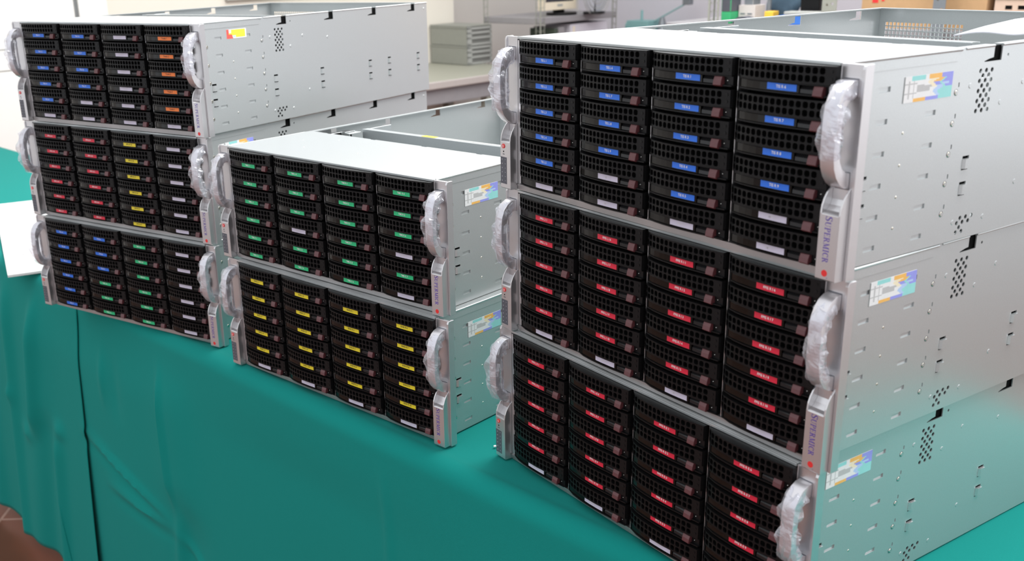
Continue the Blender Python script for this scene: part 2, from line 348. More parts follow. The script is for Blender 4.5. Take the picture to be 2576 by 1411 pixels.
def chassis_mesh(bar_y):
    b = MB()
    b.prism(side_outline(), 435.8, 437, LY, STEEL, HOLES_R)
    HL = []
    b.prism(rect(4, 0, BD, 177), 0, 1.2, LY, STEEL, [[(y, 174.2), (y, 162.5), (y-26, 162.5), (y-26, 163.4), (y-18, 165.2), (y-12.5, 165.8), (y-12.5, 174.2)] for y in NOTCH])
    b.box(1.3, 435.7, 5, BD-1.3, 0, 1.2, STEEL)
    # rear wall with square mesh
    holes = [rect(12+6.05*i, 152.5-6.05*j, 12+6.05*i+4.5, 152.5-6.05*j+4.5) for i in range(20) for j in range(5)] + [circ(146, 150, 2.2, 8)]
    b.prism(rect(1.3, 1.3, 435.7, 175.7), BD-1.2, BD, LX, STEEL, holes)
    # inward top flanges with gaps at the notches
    segs = [(166, 209)]+[(NOTCH[i]+.2, NOTCH[i+1]-12.7) for i in range(3)]+[(607.2, BD)]
    for a, c in segs:
        b.prism([(437.02, 174.9), (437.6, 175.4), (437.9, 176.1), (437.7, 176.8), (437.1, 177.2), (435.2, 177.2), (435.2, 174.2)], max(a, 161), c, LX, STEEL); b.prism([(0, 175.2), (.05, 176.0), (.4, 176.7), (1.1, 177.05), (1.8, 177.1), (1.8, 175.2)], max(a, 166), c, LX, STEEL)
        b.box(428, 435.8, a, c, 175.8, 177, STEEL)
    b.box(0, 9, 166, BD, 175.8, 177.05, STEEL)
    for y in NOTCH: b.box(431.5, 434.5, y-28, y+3, 158, 175.6, BLACKM)  # black boxes stand in for the shaded inside behind the notches
    for y, z in HOOKS:
        if y > 100: b.box(433.4, 434.9, y-7, y+7, z-15, z+2, BLACKM)  # black backing puts shade behind the hook openings
    b.box(428, 429, 180, 218, 3, 158, BLACKM)  # black sheet stands in for the dark inside behind the hole clusters
    b.box(9.1, 427.9, BD-9, BD, 175.8, 177, STEEL)
    # inner liner of the drive cage behind the pressed slots
    b.box(434.9, 435.7, 49, 164, 3, 173, STEEL); b.box(3, 434, 163, 164.2, 2, 175, STEELD)
    # front frame
    b.box(3.8, 433.2, 12, 13, 6, 174, BLACKM); b.box(1.3, 435.6, -1.0, 10, 0.0, 5.2, LIP); b.box(1.3, 435.6, -2.6, 3, 5.2, 7.2, LIP)
    b.box(1.25, 3.6, -0.6, 12, 5.6, 173, ALU); b.box(433.4, 435.7, 1.5, 12, 5.6, 173, BLACK)
    for c in (1, 2, 3): b.box(TX+TP*c-1.6, TX+TP*c-.9, -1.0, 12, 7.5, 174, ALU)
    for r in range(6): b.box(3.6, 6.6, -0.9, 1.5, 174.5-TR*r-26.6, 174.5-TR*r-16.2, ALU)
    # hooks bridging the lanced openings, screws, dimples
    for y, z in HOOKS: b.prism([(435.9, y-4.9), (437.2, y-4.9), (439.2, y-2.6), (439.2, y+4.6), (435.9, y+4.6)], z-11.6, z-2.6, LZ, STEEL)
    for z in (111, 83, 55, 27): b.cyl((436.9, 88, z), 1.5, 0.6, 'x', SCREW, 10, .9)
    for z in (138.7, 109.5, 81, 52.3, 23.3): b.cyl((437, 31.5, z), 3.1, .15, 'x', DARKPANEL, 14); b.cyl((437.2, 31.5, z), 2.6, 0.9, 'x', SCREW, 14, 2.2); b.box(438.05, 438.2, 31.2, 31.8, z-1.2, z+1.2, BLACKM)  # dark disc under each screw paints the shade of its recess
    for z in (139, 111.5, 84, 57, 29): b.cyl((437, 158.2, z), 2.9, 0.12, 'x', DARKPANEL, 14); b.cyl((437.1, 158.2, z), 2.4, 0.5, 'x', SCREW, 14, 1.9); b.cyl((437.6, 158.2, z), 1.3, 0.15, 'x', STEELD, 10)  # same dark disc as painted recess shade round these screws
    for y, z in ((178.5, 143.2), (229, 124), (272, 44), (226, 16.5), (178, 18), (262, 140), (330, 132), (640, 165)): b.cyl((436.9, y, z), 2.6, 0.5, 'x', STEEL, 14, 2.0)
    return b.mesh('chassis')
def lid_mesh():
    o = [(1, 2), (436, 2), (436, 165)]
    for x in (370, 262, 152, 50): o += [(x+6, 165), (x+5, 162.5), (x-5, 162.5), (x-6, 165)]
    o += [(1, 165)]
    b = MB(); b.prism(o, 176.0, 177.2, LZ, STEEL)
    b.box(437.05, 437.6, 6, 154, 166.2, 177.1, STEEL); b.box(-.6, -.05, 6, 154, 166.2, 177.1, STEEL); b.box(1, 436, -1.2, 1.9, 174.6, 177.2, STEEL)
    b.prism([(437.62, 174.6), (438.1, 175.0), (438.4, 176.0), (438.2, 176.8), (437.6, 177.3), (435.4, 177.35), (435.4, 173.8)], 4, 160, LX, STEEL)
    for x, y in ((110, 60), (218, 70), (330, 60), (110, 130), (330, 130), (60, 100), (390, 100)): b.cyl((x, y, 177.1), 1.6, .25, 'z', STEEL, 10)
    return b.mesh('lid', 0.35, segs=1)
def ear_block(sgn):
    """sgn=+1: right ear, x grows outwards from 437; sgn=-1: left ear mirrored about the chassis"""
    b = MB(); X = (lambda x: 437+x) if sgn > 0 else (lambda x: -x)
    def bx(x0, x1, *a): x0, x1 = X(x0), X(x1); b.box(min(x0, x1), max(x0, x1), *a)
    def pr(poly, a, c, m): b.prism(poly, X(a), X(c), LY, m)
    bx(0.15, 22.8, 0, 4, 0.3, 176.8, ALU)                                     # plate
    pr([(-1.6, 0.3), (9, 0.3), (9, 176.8), (1, 176.8), (-.6, 175.6), (-1.6, 173)], 20.2, 23.2, ALU)   # raised outer rim
    # lower block with two horns around a hand scoop
    side = [(0, 0.5), (-11, 0.5), (-12, 1.6), (-12, 57), (-11.3, 63), (-9.0, 69), (-5, 75), (0, 79.5)]
    pr(side, 0.3, 2.0, ALU); pr(side, 18.4, 20.1, ALU)
    pr([(0, 0.5), (-11.2, 0.5), (-12.1, 1.8), (-12.1, 56.5), (-10.5, 57.6), (-6.5, 59.0), (-2.5, 63), (0, 68)], 1.9, 18.5, ALU)
    bx(-0.1, .5, -0.5, 2, 0.3, 176.8, ALU)
    me = b.mesh('mount_ear', 0.45, segs=2); return me
def handle_mesh(sgn):
    out = [(0.1, 165), (-7, 164), (-13, 160.5), (-18, 154.5), (-21.3, 147), (-22.6, 138), (-22.8, 121), (-22.6, 105), (-21, 96), (-17.5, 88.5), (-12.5, 82.5), (-7, 79), (0.1, 77.5)]
    inn = [(0.1, 90.5), (-6, 92), (-11, 95.5), (-14.2, 101), (-15.6, 108), (-16.1, 121), (-15.6, 133), (-14, 141), (-10.8, 147), (-6, 150.8), (0.1, 152)]
    b = MB(); a, c = (440.6, 454.0) if sgn > 0 else (-17, -3.6); b.prism(out+inn, a, c, LY, HAND)
    for z0, z1 in ((77, 91), (151.5, 165.5)): b.box(a-.6, c+.6, -.35, .1, z0-.5, z1+.5, DARKPANEL)
    return b.mesh('handle', 1.3, True, 3)
CEN = [(0, 158), (-6, 156.5), (-12, 152.5), (-16, 147), (-18.3, 139), (-19.3, 130), (-19.5, 121), (-19.3, 112), (-18.3, 103), (-15, 94.5), (-9.5, 88), (-1, 84.5)]
def wrap_mesh(sgn, seed, t0, t1, fat):
    rnd = random.Random(seed); b = MB(); nr = 30; ns = 14; P = []; F = []; cx = 447.3 if sgn > 0 else -10.3
    ph = [rnd.uniform(0, 6.28) for _ in range(8)]
    for i in range(nr):
        t = t0+(t1-t0)*i/(nr-1); u = t*(len(CEN)-1); k = min(int(u), len(CEN)-2); f = u-k
        cy = CEN[k][0]*(1-f)+CEN[k+1][0]*f; cz = CEN[k][1]*(1-f)+CEN[k+1][1]*f
        ty = CEN[k+1][0]-CEN[k][0]; tz = CEN[k+1][1]-CEN[k][1]; L = math.hypot(ty, tz); ny, nz = tz/L, -ty/L
        pinch = 1-0.30*math.exp(-((t-t0-(t1-t0)*(.35+.1*math.sin(seed)))/.05)**2)
        env = math.sin(math.pi*min(1, max(0, (i+2)/(nr+3))))**.35
        for j in range(ns):
            a = 2*math.pi*j/ns+0.25*math.sin(u*1.3+ph[0]); ca, sa = math.cos(a), math.sin(a)
            sq = 1/max(abs(ca)/1.0, abs(sa)/1.0, .82)
            cr = 1+0.13*math.sin(9*t*3.1+2*a+ph[1])+0.10*math.sin(5*a+14*t+ph[2])+rnd.uniform(-.06, .06)
            rx = (7.6+fat*.75*env)*cr*pinch*sq*.9; ry = (4.4+fat*env*(1.5 if sa < 0 else 1.0))*cr*pinch*sq*.9
            q = ry*sa
            P.append((cx+rx*ca, min(cy-ny*q*1.0, -0.8), cz-nz*q))
    for i in range(nr-1):
        for j in range(ns): F.append((i*ns+j, i*ns+(j+1) % ns, (i+1)*ns+(j+1) % ns, (i+1)*ns+j))
    b.add(P, F, FILM); return b.mesh('plastic_wrap')
# serif capitals drawn as strokes: (x0, y0, x1, y1, width); cap height 1
TH, TN = 0.16, 0.055
def sf(x, y, w=.16): return (x-w, y, x+w, y, .05)
GL = {'S': (0.62, [(.52, .80, .40, .95, TN), (.40, .95, .22, .95, .07), (.22, .95, .10, .80, .12), (.10, .80, .14, .64, TH), (.14, .64, .46, .42, TH), (.46, .42, .52, .24, TH), (.52, .24, .40, .06, .12), (.40, .06, .20, .05, .07), (.20, .05, .06, .22, TN), (.52, .97, .52, .74, .05), (.06, .03, .06, .28, .05)]),
      'U': (0.80, [(.16, .98, .16, .28, TH), (.16, .28, .26, .08, .12), (.26, .08, .46, .03, .08), (.46, .03, .60, .12, TN), (.60, .12, .64, .30, TN), (.64, .30, .64, .98, TN), sf(.16, .98), sf(.64, .98, .12)]),
      'P': (0.66, [(.18, 0, .18, 1, TH), (.18, .97, .42, .97, TN), (.42, .97, .56, .84, .12), (.56, .84, .56, .64, TH), (.56, .64, .42, .50, .12), (.42, .50, .18, .50, TN), sf(.18, 0.02), sf(.14, .98, .1)]),
      'E': (0.68, [(.18, 0, .18, 1, TH), (.18, .97, .58, .97, TN), (.18, .51, .46, .51, TN), (.18, .03, .60, .03, TN), (.58, 1, .58, .80, .05), (.46, .62, .46, .40, .05), (.60, 0, .62, .24, .05), sf(.14, .02, .1), sf(.14, .98, .1)]),
      'R': (0.76, [(.18, 0, .18, 1, TH), (.18, .97, .42, .97, TN), (.42, .97, .55, .85, .12), (.55, .85, .55, .68, TH), (.55, .68, .42, .54, .12), (.42, .54, .18, .54, TN), (.36, .54, .62, .06, TH), sf(.18, .02), sf(.14, .98, .1), (.60, .02, .74, .02, .05)]),
      'M': (0.98, [(.16, 0, .18, 1, TN), (.18, 1, .48, .08, TH), (.48, .08, .78, 1, TN), (.78, 1, .80, 0, TH), sf(.16, .02, .12), sf(.80, .02, .15), (.04, .98, .22, .98, .05), (.76, .98, .94, .98, .05)]),
      'I': (0.38, [(.19, 0, .19, 1, TH), sf(.19, .02), sf(.19, .98)]),
      'C': (0.70, [(.60, .78, .46, .94, .08), (.46, .94, .28, .93, .09), (.28, .93, .12, .72, .13), (.12, .72, .09, .48, TH), (.09, .48, .14, .24, TH), (.14, .24, .30, .06, .13), (.30, .06, .50, .05, .09), (.50, .05, .62, .20, TN), (.60, .98, .60, .70, .05)])}
def logo_mesh():
    b = MB(); z = 55.5; x0 = 443.4
    def run(ch, h, z):
        w, st = GL[ch]
        for (a, c, d_, e, t) in st:
            L = math.hypot(d_-a, e-c) or 1; ux, uy = (d_-a)/L, (e-c)/L; px, py = -uy*t/2, ux*t/2; a2, c2, d2, e2 = a-ux*.02, c-uy*.02, d_+ux*.02, e+uy*.02
            q = [(a2+px, c2+py), (d2+px, e2+py), (d2-px, e2-py), (a2-px, c2-py)]
            b.add([(x0+h*v, -12.16, z-h*u) for u, v in q], [(0, 1, 2, 3)], PURPLE)
        return z-h*(w+.055)
    for i, ch in enumerate('SUPERMICR'): z = run(ch, 6.9 if i == 0 else 5.7, z)
    b.cyl((446.6, -12.2, 7.0), 2.9, .12, 'y', REDP, 20)
    b.cyl((449.4, -12.18, 3.4), .55, .1, 'y', PURPLE, 8); b.cyl((449.4, -12.19, 3.4), .38, .1, 'y', ALU, 8)
    return b.mesh('lettering')
STPG = mat('icon_grey', (.38, .38, .42), .5)
def panel_mesh():
    b = MB(); b.box(-19.6, -7.2, -12.25, -12.05, 6.5, 38.5, DARKPANEL)
    for i in range(6):
        z = 35.5-5.1*i; b.box(-16.9, -15.7, -12.35, -12.2, z-.6, z+.6, STPG); b.box(-10.6, -9.8, -12.35, -12.2, z-.3, z+.7, STPG)
    b.cyl((-13.4, -12.3, 45.0), .9, .3, 'y', BLACKM, 10)
    for i in range(5): b.box(-15.2+i*.8, -14.7+i*.8, -12.2, -12.05, 41.4, 42.4, DARKPANEL)
    return b.mesh('control_panel')
def power_mesh():
    b = MB(); b.cyl((-13.4, -12.9, 51.5), 2.7, 1.0, 'y', REDP, 20)
    n = 14; P = []; F = []
    for i in range(n+1):
        a = math.radians(60-300*i/n)+math.pi; a = math.radians(125+290*i/n)
        for r in (1.05, 1.5): P.append((-13.4+r*math.cos(a), -12.98, 51.5+r*math.sin(a)))
    for i in range(n): F.append((2*i, 2*i+1, 2*i+3, 2*i+2))
    b.add(P, F, WHITEP); b.box(-13.6, -13.2, -13.0, -12.9, 51.6, 53.2, WHITEP); return b.mesh('power_button')
CH_A, CH_B = chassis_mesh(235), None
LID = lid_mesh(); EAR_R, EAR_L = ear_block(1), ear_block(-1); H_R, H_L = handle_mesh(1), handle_mesh(-1); LOGO = logo_mesh(); CPAN = panel_mesh(); PWR = power_mesh()
def bar_mesh():
    b = MB(); b.box(52, 400, 234, 235.2, 40, 175, STEELD); b.box(52, 400, 235.2, 247, 173.8, 175, STEEL); b.box(52, 53.2, 235.2, 300, 40, 174, STEELD)
    return b.mesh('fan_bulkhead', 0.3, segs=1)
def bracket_mesh():
    b = MB(); b.box(2, 22, 176, 190, 140, 170, STEELD); b.box(22.5, 30, 178, 230, 120, 172, BLACK); b.box(30.5, 50, 206, 208, 110, 171, STEEL); b.box(30.5, 50, 208.5, 232, 169.5, 171, STEEL)
    for x, z in ((36, 160), (45, 160), (12, 156)): b.cyl((x, 174 if x < 20 else 204.5, z), 2.6, 2.0, 'y', SCREW, 12)
    b.box(32, 40, 206, 228, 171.2, 172.5, BLACK)
    return b.mesh('fan_bracket', 0.3, segs=1)
BAR, BRK = bar_mesh(), bracket_mesh()
b = MB(); b.box(401, 428, 225, 236, 150, 171, BLACK); b.box(402, 427, 236, 260, 165, 168, STEEL); DUCT = b.mesh('cable_clip', .5); b = MB(); b.box(186, 214, 236, 246, 175.05, 175.3, ST['yellow'][0]); TAPE = b.mesh('tape_marker')
STP = {k: mat('sticker_'+k, c, 0.4) for k, c in dict(white=(.80, .80, .80), teal=(.30, .68, .66), orange=(.86, .48, .12), violet=(.30, .32, .78), blue=(.45, .60, .85), grey=(.50, .50, .50), line=(.12, .14, .14), cream=(.85, .76, .55), red=(.80, .10, .08), yellow=(.80, .78, .05), sky=(.45, .72, .85)).items()}
def asset_mesh(kind, L, Hh):
    b = MB(); nu, nv = 68, 22; rnd = random.Random(3)
    def pick(u, v):
        wob = .03*math.sin(9*u+5*v)+.04*math.sin(17*v+4*u)
        if kind == 'plain':
            if u < .12 or (u < .2+.12*(1-v) and v < .45): return 'red'
            if u > .94 or v < .08 or v > .94: return 'white'
            if v < .3 and u < .45: return 'sky'
            if u < .24 and v > .6: return 'white'
            return 'yellow'
        if u < .015: return 'line'
        if v > .84: return 'white' if u < .14 else 'teal' if u < .42 else 'white' if u < .5 else 'orange' if u < .76 else 'violet'
        if v < .13: return 'white' if u < .2 else 'orange' if u < .46 else 'violet' if u < .72 else 'teal'
        if u+wob > .80 and v > .45: return 'violet' if (u > .93 or v > .6+wob*3) else 'blue'
        if u+wob > .76: return 'teal'
        if u+wob > .66: return 'blue' if v < .55 else 'violet' if v < .7 else 'orange'
        if u+wob > .56 and v > .5: return 'cream'
        if .27 < u < .6 and abs(v-.5+wob*2-(u-.4)*.5) < .10: return 'grey'
        if (abs(u-.1) < .012 or abs(u-.2) < .012) and .1 < v < .95: return 'grey'
        if u < .26 and (abs(v-.35) < .03 or abs(v-.7) < .03): return 'grey'
        return 'white'
    for i in range(nu):
        for j in range(nv):
            u0, u1, v0, v1 = i/nu, (i+1)/nu, j/nv, (j+1)/nv
            b.add([(.35, u0*L, v0*Hh), (.35, u1*L, v0*Hh), (.35, u1*L, v1*Hh), (.35, u0*L, v1*Hh)], [(0, 1, 2, 3)], STP[pick((u0+u1)/2, (v0+v1)/2)])
    b.box(0, .3, 0, L, 0, Hh, STP['white']); return b.mesh('asset_sticker')
AS_A, AS_B = asset_mesh('mixed', 68, 22), asset_mesh('plain', 45, 14.5)
POSE = {'L1': (-0.75166, 1.90310, -0.59781, 356), 'L2': (-0.75828, 1.90635, -0.59913, 178), 'L3': (-0.76051, 1.89668, -0.60057, 0),
        'M1': (-0.33070, 1.56831, -0.75433, 178), 'M2': (-0.33011, 1.55449, -0.76703, 0),
        'R1': (0.08918, 1.19593, -1.01820, 356), 'R2': (0.08839, 1.19525, -1.00661, 178), 'R3': (0.07886, 1.19683, -1.00667, 0)}
def seq(pre, a, b_): return [pre+str(i) for i in range(a, b_+1)]
E1 = [('EMPTY', 'white')]
def col(names, c): return [(n, c) for n in names]
LAB = {
 'R1': [col(seq('TIS L ', 1, 5), 'blue')+E1, col(seq('TIS L ', 6, 9), 'blue')+E1*2, col(seq('TIS R ', 1, 5), 'blue')+E1, col(seq('TIS R ', 6, 9), 'blue')+E1*2],
 'R2': [col(seq('FPIS L I ', 1, 5), 'red')+E1, col(seq('FPIS L I ', 6, 10), 'red')+E1, col(seq('FPIS R I ', 1, 5), 'red')+E1, col(seq('FPIS R I ', 6, 10), 'red')+E1],
 'R3': [col(seq('FPIS L E ', 1, 5), 'red')+E1, col(seq('FPIS L E ', 6, 10), 'red')+E1, col(seq('FPIS R E ', 1, 5), 'red')+E1, col(seq('FPIS R E ', 6, 10), 'red')+E1],
 'M1': [col(['TMS L 1', 'TMS L 2', 'TMS L 3', 'TMS L 7', 'TMS C 1', 'TMS C 2'], 'green'), col(['TMS L 4', 'TMS L 5', 'TMS L 6'], 'green')+E1+col(['TMS C 3', 'TMS C 4'], 'green'),
        col(['TMS R 1', 'TMS R 2', 'TMS R 3', 'TMS R 7', 'TMS C 5', 'TMS C 6'], 'green'), col(['TMS  R 4', 'TMS R 5', 'TMS R 6'], 'green')+E1+col(['TMS C 7'], 'green')+E1],
 'M2': [col(seq('RHIS L ', 1, 5), 'yellow')+E1, col(seq('RHIS L ', 6, 10), 'yellow')+E1, col(seq('RHIS R ', 1, 5), 'yellow')+E1, col(seq('RHIS R ', 6, 10), 'yellow')+E1],
 'L1': [col(seq('TIS C ', 1, 5), 'blue')+E1, col(seq('TIS C ', 6, 9), 'blue')+E1*2, E1*6, col(seq('Tracks ', 1, 5), 'orange')+E1],
 'L2': [col(['EPIS L1 '+c for c in 'ABCDEF'], 'red'), col(['EPIS L2 '+c for c in 'ABCDEF'], 'red'), col(['EPIS R1 '+c for c in 'ABCDEF'], 'yellow'), E1*6],
 'L3': [col(['TIS L '+c for c in 'ABCDEF'], 'blue'), col(['TIS R '+c for c in 'ABC'], 'blue')+col(['TMS L '+c for c in 'ABC'], 'green'), col(['TMS R '+c for c in 'ABCDEF'], 'green'), E1*6]}
DESC = {'R1': 'silver drive-bay server with blue drive labels, topmost of the right-hand stack',
        'R2': 'silver server with red FPIS LI and RI labels, middle of the right-hand stack',
        'R3': 'silver server with red FPIS LE and RE labels, lowest of the right stack',
        'M1': 'silver server with green drive labels, upper one of the middle stack of two',
        'M2': 'silver server with yellow drive labels, on the cloth under the green-labelled one',
        'L1': 'silver server with blue, white and orange labels, topmost of the far left stack',
        'L2': 'silver server with red, yellow and white labels, middle of the far left stack',
        'L3': 'silver server with blue, green and white labels, on the cloth at the far left'}
ASSET = {'R1': (AS_A, 82.5, 136.5), 'R2': (AS_A, 62, 136.5), 'R3': (AS_A, 41.5, 137), 'M1': (AS_A, 56, 131.5), 'M2': (AS_A, 60, 131.5), 'L2': (AS_A, 58, 136), 'L1': (AS_B, 77.3, 148)}
WRAP = {'R1': ((.02, .72, 3.2), (.04, .80, 4.6)), 'R2': ((.10, .90, 2.4), (.08, .92, 3.2)), 'R3': ((.12, .97, 3.4), (.06, .95, 4.2)), 'M1': ((.06, .78, 4.0), (.04, .90, 3.6)),
        'M2': ((.08, .86, 3.2), (.04, .92, 3.6)), 'L1': ((.05, .75, 3.0), (.03, .86, 3.8)), 'L2': ((.05, .92, 3.8), (.04, .94, 4.4)), 'L3': ((.03, .92, 3.0), (.06, .95, 4.2))}
for key, (px, py, rz, z) in POSE.items():
    root = thing('rack_server', DESC[key], 'server', (px, py, z*.001+.0006), rz, 'drive-bay servers stacked on the green cloth')
    link('chassis', CH_A, root); link('lid', LID, root)
    if key in ('R1', 'L1', 'M1'):
        fb = link('fan_bulkhead', BAR, root)
        if key == 'M1': link('tape_marker', TAPE, fb, label='yellow tape marker')
        link('fan_bracket', BRK, root); link('cable_clip', DUCT, root)
    er = link('mount_ear', EAR_R, root); link('handle', H_R, er); link('lettering', LOGO, er)
    el = link('mount_ear', EAR_L, root); link('handle', H_L, el); link('control_panel', CPAN, el, label='dark grey panel of indicator icons'); link('power_button', PWR, el, label='round red power button')
    wr, wl_ = WRAP[key]; sd = sum(ord(c) for c in key)*7
    link('plastic_wrap', wrap_mesh(1, sd, *wr), er, label='crinkled clear film wrapped round the handle'); link('plastic_wrap', wrap_mesh(-1, sd+3, *wl_), el, label='crinkled clear film wrapped round the handle')
    if key in ASSET: me, ay, az = ASSET[key]; link('asset_sticker', me, root, (437.0, ay, az), label='printed multicoloured sticker')
    for c in range(4):
        for r in range(6):
            s, colr = LAB[key][c][r]
            tr = link('drive_tray', TRAY, root, (TX+TP*c, 0, 174.3-TR*r))
            if (s, colr) not in _st: _st[(s, colr)] = sticker_mesh(s, colr)
            link('label_sticker', _st[(s, colr)], tr, label='%s sticker reading %s' % (colr, ' '.join(s.split())))
            link('light_window', WIN, tr); link('clear_bar', CLR, tr); link('release_button', BTN, tr, label='maroon release button')
# white foam sheet inside the open top server on the right
b = MB(); P = []; F = []; n = 14
for i in range(n+1):
    for j in range(7):
        u, v = i/n, j/6; P.append((345+84*u, 290+320*v+14*math.sin(3*u), 176+9*u*(.5+.5*math.sin(2.2*v+.6))+9*math.sin(3.1*v)*(1-.5*u)+2*math.sin(7*u+4*v)))
for i in range(n):
    for j in range(6): q = i*7+j; F.append((q, q+7, q+8, q+1))
PEB = mat('white_foam_sheet', (.82, .82, .88), .6)
b.add(P, F, PEB)
fs = link('foam_sheet', b.mesh('foam_sheet', 0, True)); fs.location = (POSE['R1'][0], POSE['R1'][1], .3566); fs.rotation_euler = (0, 0, POSE['R1'][2])
tag(fs, 'white foam sheet lying inside the open rear of the blue-labelled top server', 'packing sheet'); m_ = fs.modifiers.new('thickness', 'SOLIDIFY'); m_.thickness = .0015
# printed poster board lying at the left
PAP = mat('poster_white', (.86, .85, .84), .5); PAPC = [mat('poster_ink', c, .5) for c in ((.55, .60, .80), (.80, .72, .60), (.72, .84, .76), (.80, .66, .66))]
b = MB(); b.box(0, 225, 0, 760, 1.5, 6.5, PAP)
rn = random.Random(5)
for i in range(26):
    x = rn.uniform(8, 150); y = rn.uniform(10, 700); w, h = rn.uniform(20, 60), rn.uniform(2, 6)
    b.box(x, x+w, y, y+h, 6.5, 6.62, PAPC[i % 4])
b.box(90, 150, 70, 120, 6.5, 6.65, PAPC[0]); b.box(30, 80, 60, 100, 6.5, 6.65, PAPC[2])
po = link('poster_board', b.mesh('poster_board')); po.location = (-.931, 2.084, 0); po.rotation_euler = (0, 0, math.atan2(.41, .91))
tag(po, 'white printed poster board lying flat on the green cloth at the left', 'poster')
b = MB(); b.prism([(0, 0), (3.2, .4), (4, 3), (1.5, 4.2), (-.6, 2.6)], .8, 1.8, LZ, PAP)
sc = link('paper_scrap', b.mesh('paper_scrap')); sc.location = (.056, 1.228, 0.0004); tag(sc, 'tiny white paper scrap on the cloth between middle and right stacks', 'paper scrap')
# ---------------------------------------------------------------- background: left wall, bench and shelf unit
def rthing(name, label, cat, dc, nc, z, group=None, rz=0): return thing(name, label, cat, RP(dc, nc, z), RZ+rz, group)
GREYB = mat('grey_board', (.42, .41, .39), .7)
t = rthing('notice_board', 'grey notice board with pinned papers high on the cream wall', 'notice board', -4348, 2724, 452)
b = MB(); b.box(0, 22, 0, 810, 0, 620, GREYB); link('board', b.mesh('board', 3), t)
for i, (y, w) in enumerate(((330, 90), (440, 60), (520, 120), (660, 60), (735, 50))):
    b = MB(); b.box(22.3, 24, y, y+w, 14+4*(i % 3), 240, PAP)
    for k in range(5): b.box(24.1, 24.6, y+8, y+w-8, 24+14*k, 30+14*k, PAPC[0] if k % 2 else FAINT)
    link('pinned_paper', b.mesh('pinned_paper'), t)
BENCHT = mat('bench_top_grey', (.30, .30, .245), .5, 0, .05, scale=6); BENCHE = mat('bench_edge', (.42, .38, .36), .5)
t = rthing('work_bench', 'grey-topped work bench against the cream wall behind the stacks', 'bench', -4345, 2900, FLOOR)
b = MB(); b.box(0, 700, 0, 1250, 780, 810, BENCHT); link('bench_top', b.mesh('bench_top', 3), t)
b = MB(); b.box(700.5, 716, 0, 1250, 776, 811, BENCHE); link('edge_strip', b.mesh('edge_strip', 4), t)
for x in (40, 640):
    for y in (60, 880, 1180):
        b = MB(); b.box(x, x+45, y, y+45, 0, 779, RACKG); link('leg', b.mesh('leg', 3), t)
b = MB(); b.box(40, 690, 20, 1230, 700, 779, SHELFM); link('apron', b.mesh('apron', 2), t)
b = MB(); b.box(5, 30, 560, 600, 0, 690, CREAMP); b.box(5, 30, 300, 330, 0, 690, CREAMP); b.box(20, 60, 100, 190, 300, 560, BENCHT); link('pipework', b.mesh('pipework', 4), t)
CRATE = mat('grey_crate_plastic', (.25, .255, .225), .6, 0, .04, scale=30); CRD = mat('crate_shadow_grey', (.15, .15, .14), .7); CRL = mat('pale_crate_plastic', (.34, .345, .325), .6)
for i in range(2):
    t = rthing('storage_crate', 'grey plastic crate with slatted end, %s of the two on the bench' % ('lower' if i == 0 else 'upper'), 'crate', -4335, 4030, 52.0+102*i, 'grey crates stacked on the bench')
    b = MB(); L, Wd, Hh = 285, 186, 100
    b.box(0, L, 0, 4, 0, Hh, CRATE); b.box(0, 4, 4.1, Wd-.1, 0, Hh, CRATE); b.box(0, L, Wd, Wd+4, 0, Hh, CRATE); b.box(4.1, L-.1, 4.1, Wd-.1, 0, 4, CRATE)
    b.box(-3, L+3, -3, 0, Hh-9, Hh, CRATE); link('crate_body', b.mesh('crate_body', 1.5), t)
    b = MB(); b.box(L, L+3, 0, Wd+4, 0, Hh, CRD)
    for z in (0, 33, 60, 84): b.box(L+3.1, L+8, 0, Wd+4, z, z+13, CRL)
    b.box(L+3.1, L+8, 0, 34, 0, Hh, CRL); b.box(L+3.1, L+8, Wd-8, Wd+4, 0, Hh, CRL); link('slatted_end', b.mesh('slatted_end', .8), t)
    if i == 1: b = MB(); b.box(-2, L+6, -3, Wd+6, Hh+.3, Hh+6, CRATE); link('crate_lid', b.mesh('crate_lid', 2), t)
# slotted-angle shelf unit
def slotted(b, x, y, z0, z1, m, w=34, a=1, c=1, hz=50, hole=8):
    """L-shaped slotted angle with round holes; a, c = directions of its two flanges"""
    hs = []
    z = z0+25
    while z < z1-15:
        for k in (.34, .70): hs.append(circ(w*k, z+(0 if k < .5 else hz*.12), hole/2, 8))
        z += hz
    b.prism(rect(0, z0, w, z1), 0, 2.2, lambda u, v, q: (x+a*u, y+c*q, v), m, hs)
    b.prism(rect(2.3, z0, w, z1), 0, 2.2, lambda u, v, q: (x+a*q, y+c*u, v), m, [[(max(p[0], 3), p[1]) for p in h] for h in hs])
t = rthing('shelf_unit', 'grey slotted-angle shelf unit carrying the monitor and desk fan', 'shelf', -3700, 4238, FLOOR)
for x, y, a, c in ((0, 0, -1, 1), (-420, 0, 1, 1), (0, 660, -1, -1), (-420, 660, 1, -1)):
    b = MB(); slotted(b, x, y, 0, 1900, RACKG, 34, a, c, 40, 9); link('post', b.mesh('post'), t)
for z in (1056, 765):
    b = MB(); b.box(-417, -3, 3, 657, z-34, z, SHELFM); link('shelf_board', b.mesh('shelf_board', 3), t)
MONC = mat('monitor_beige', (.72, .64, .50), .5); SCR = mat('dark_screen', (.03, .03, .04), .25)
t = rthing('computer_monitor', 'old beige monitor with a dark screen on the upper shelf', 'monitor', -3806, 4475, 1056+FLOOR, rz=-.1)
b = MB(); b.box(0, 40, -125, 125, 30, 290, MONC); b.box(40.2, 44, -125, 125, 30, 72, MONC); b.box(40.2, 44, -125, 125, 265, 290, MONC); b.box(40.2, 44, -125, -106, 72.2, 264.8, MONC); b.box(40.2, 44, 106, 125, 72.2, 264.8, MONC); link('casing', b.mesh('casing', 3), t)
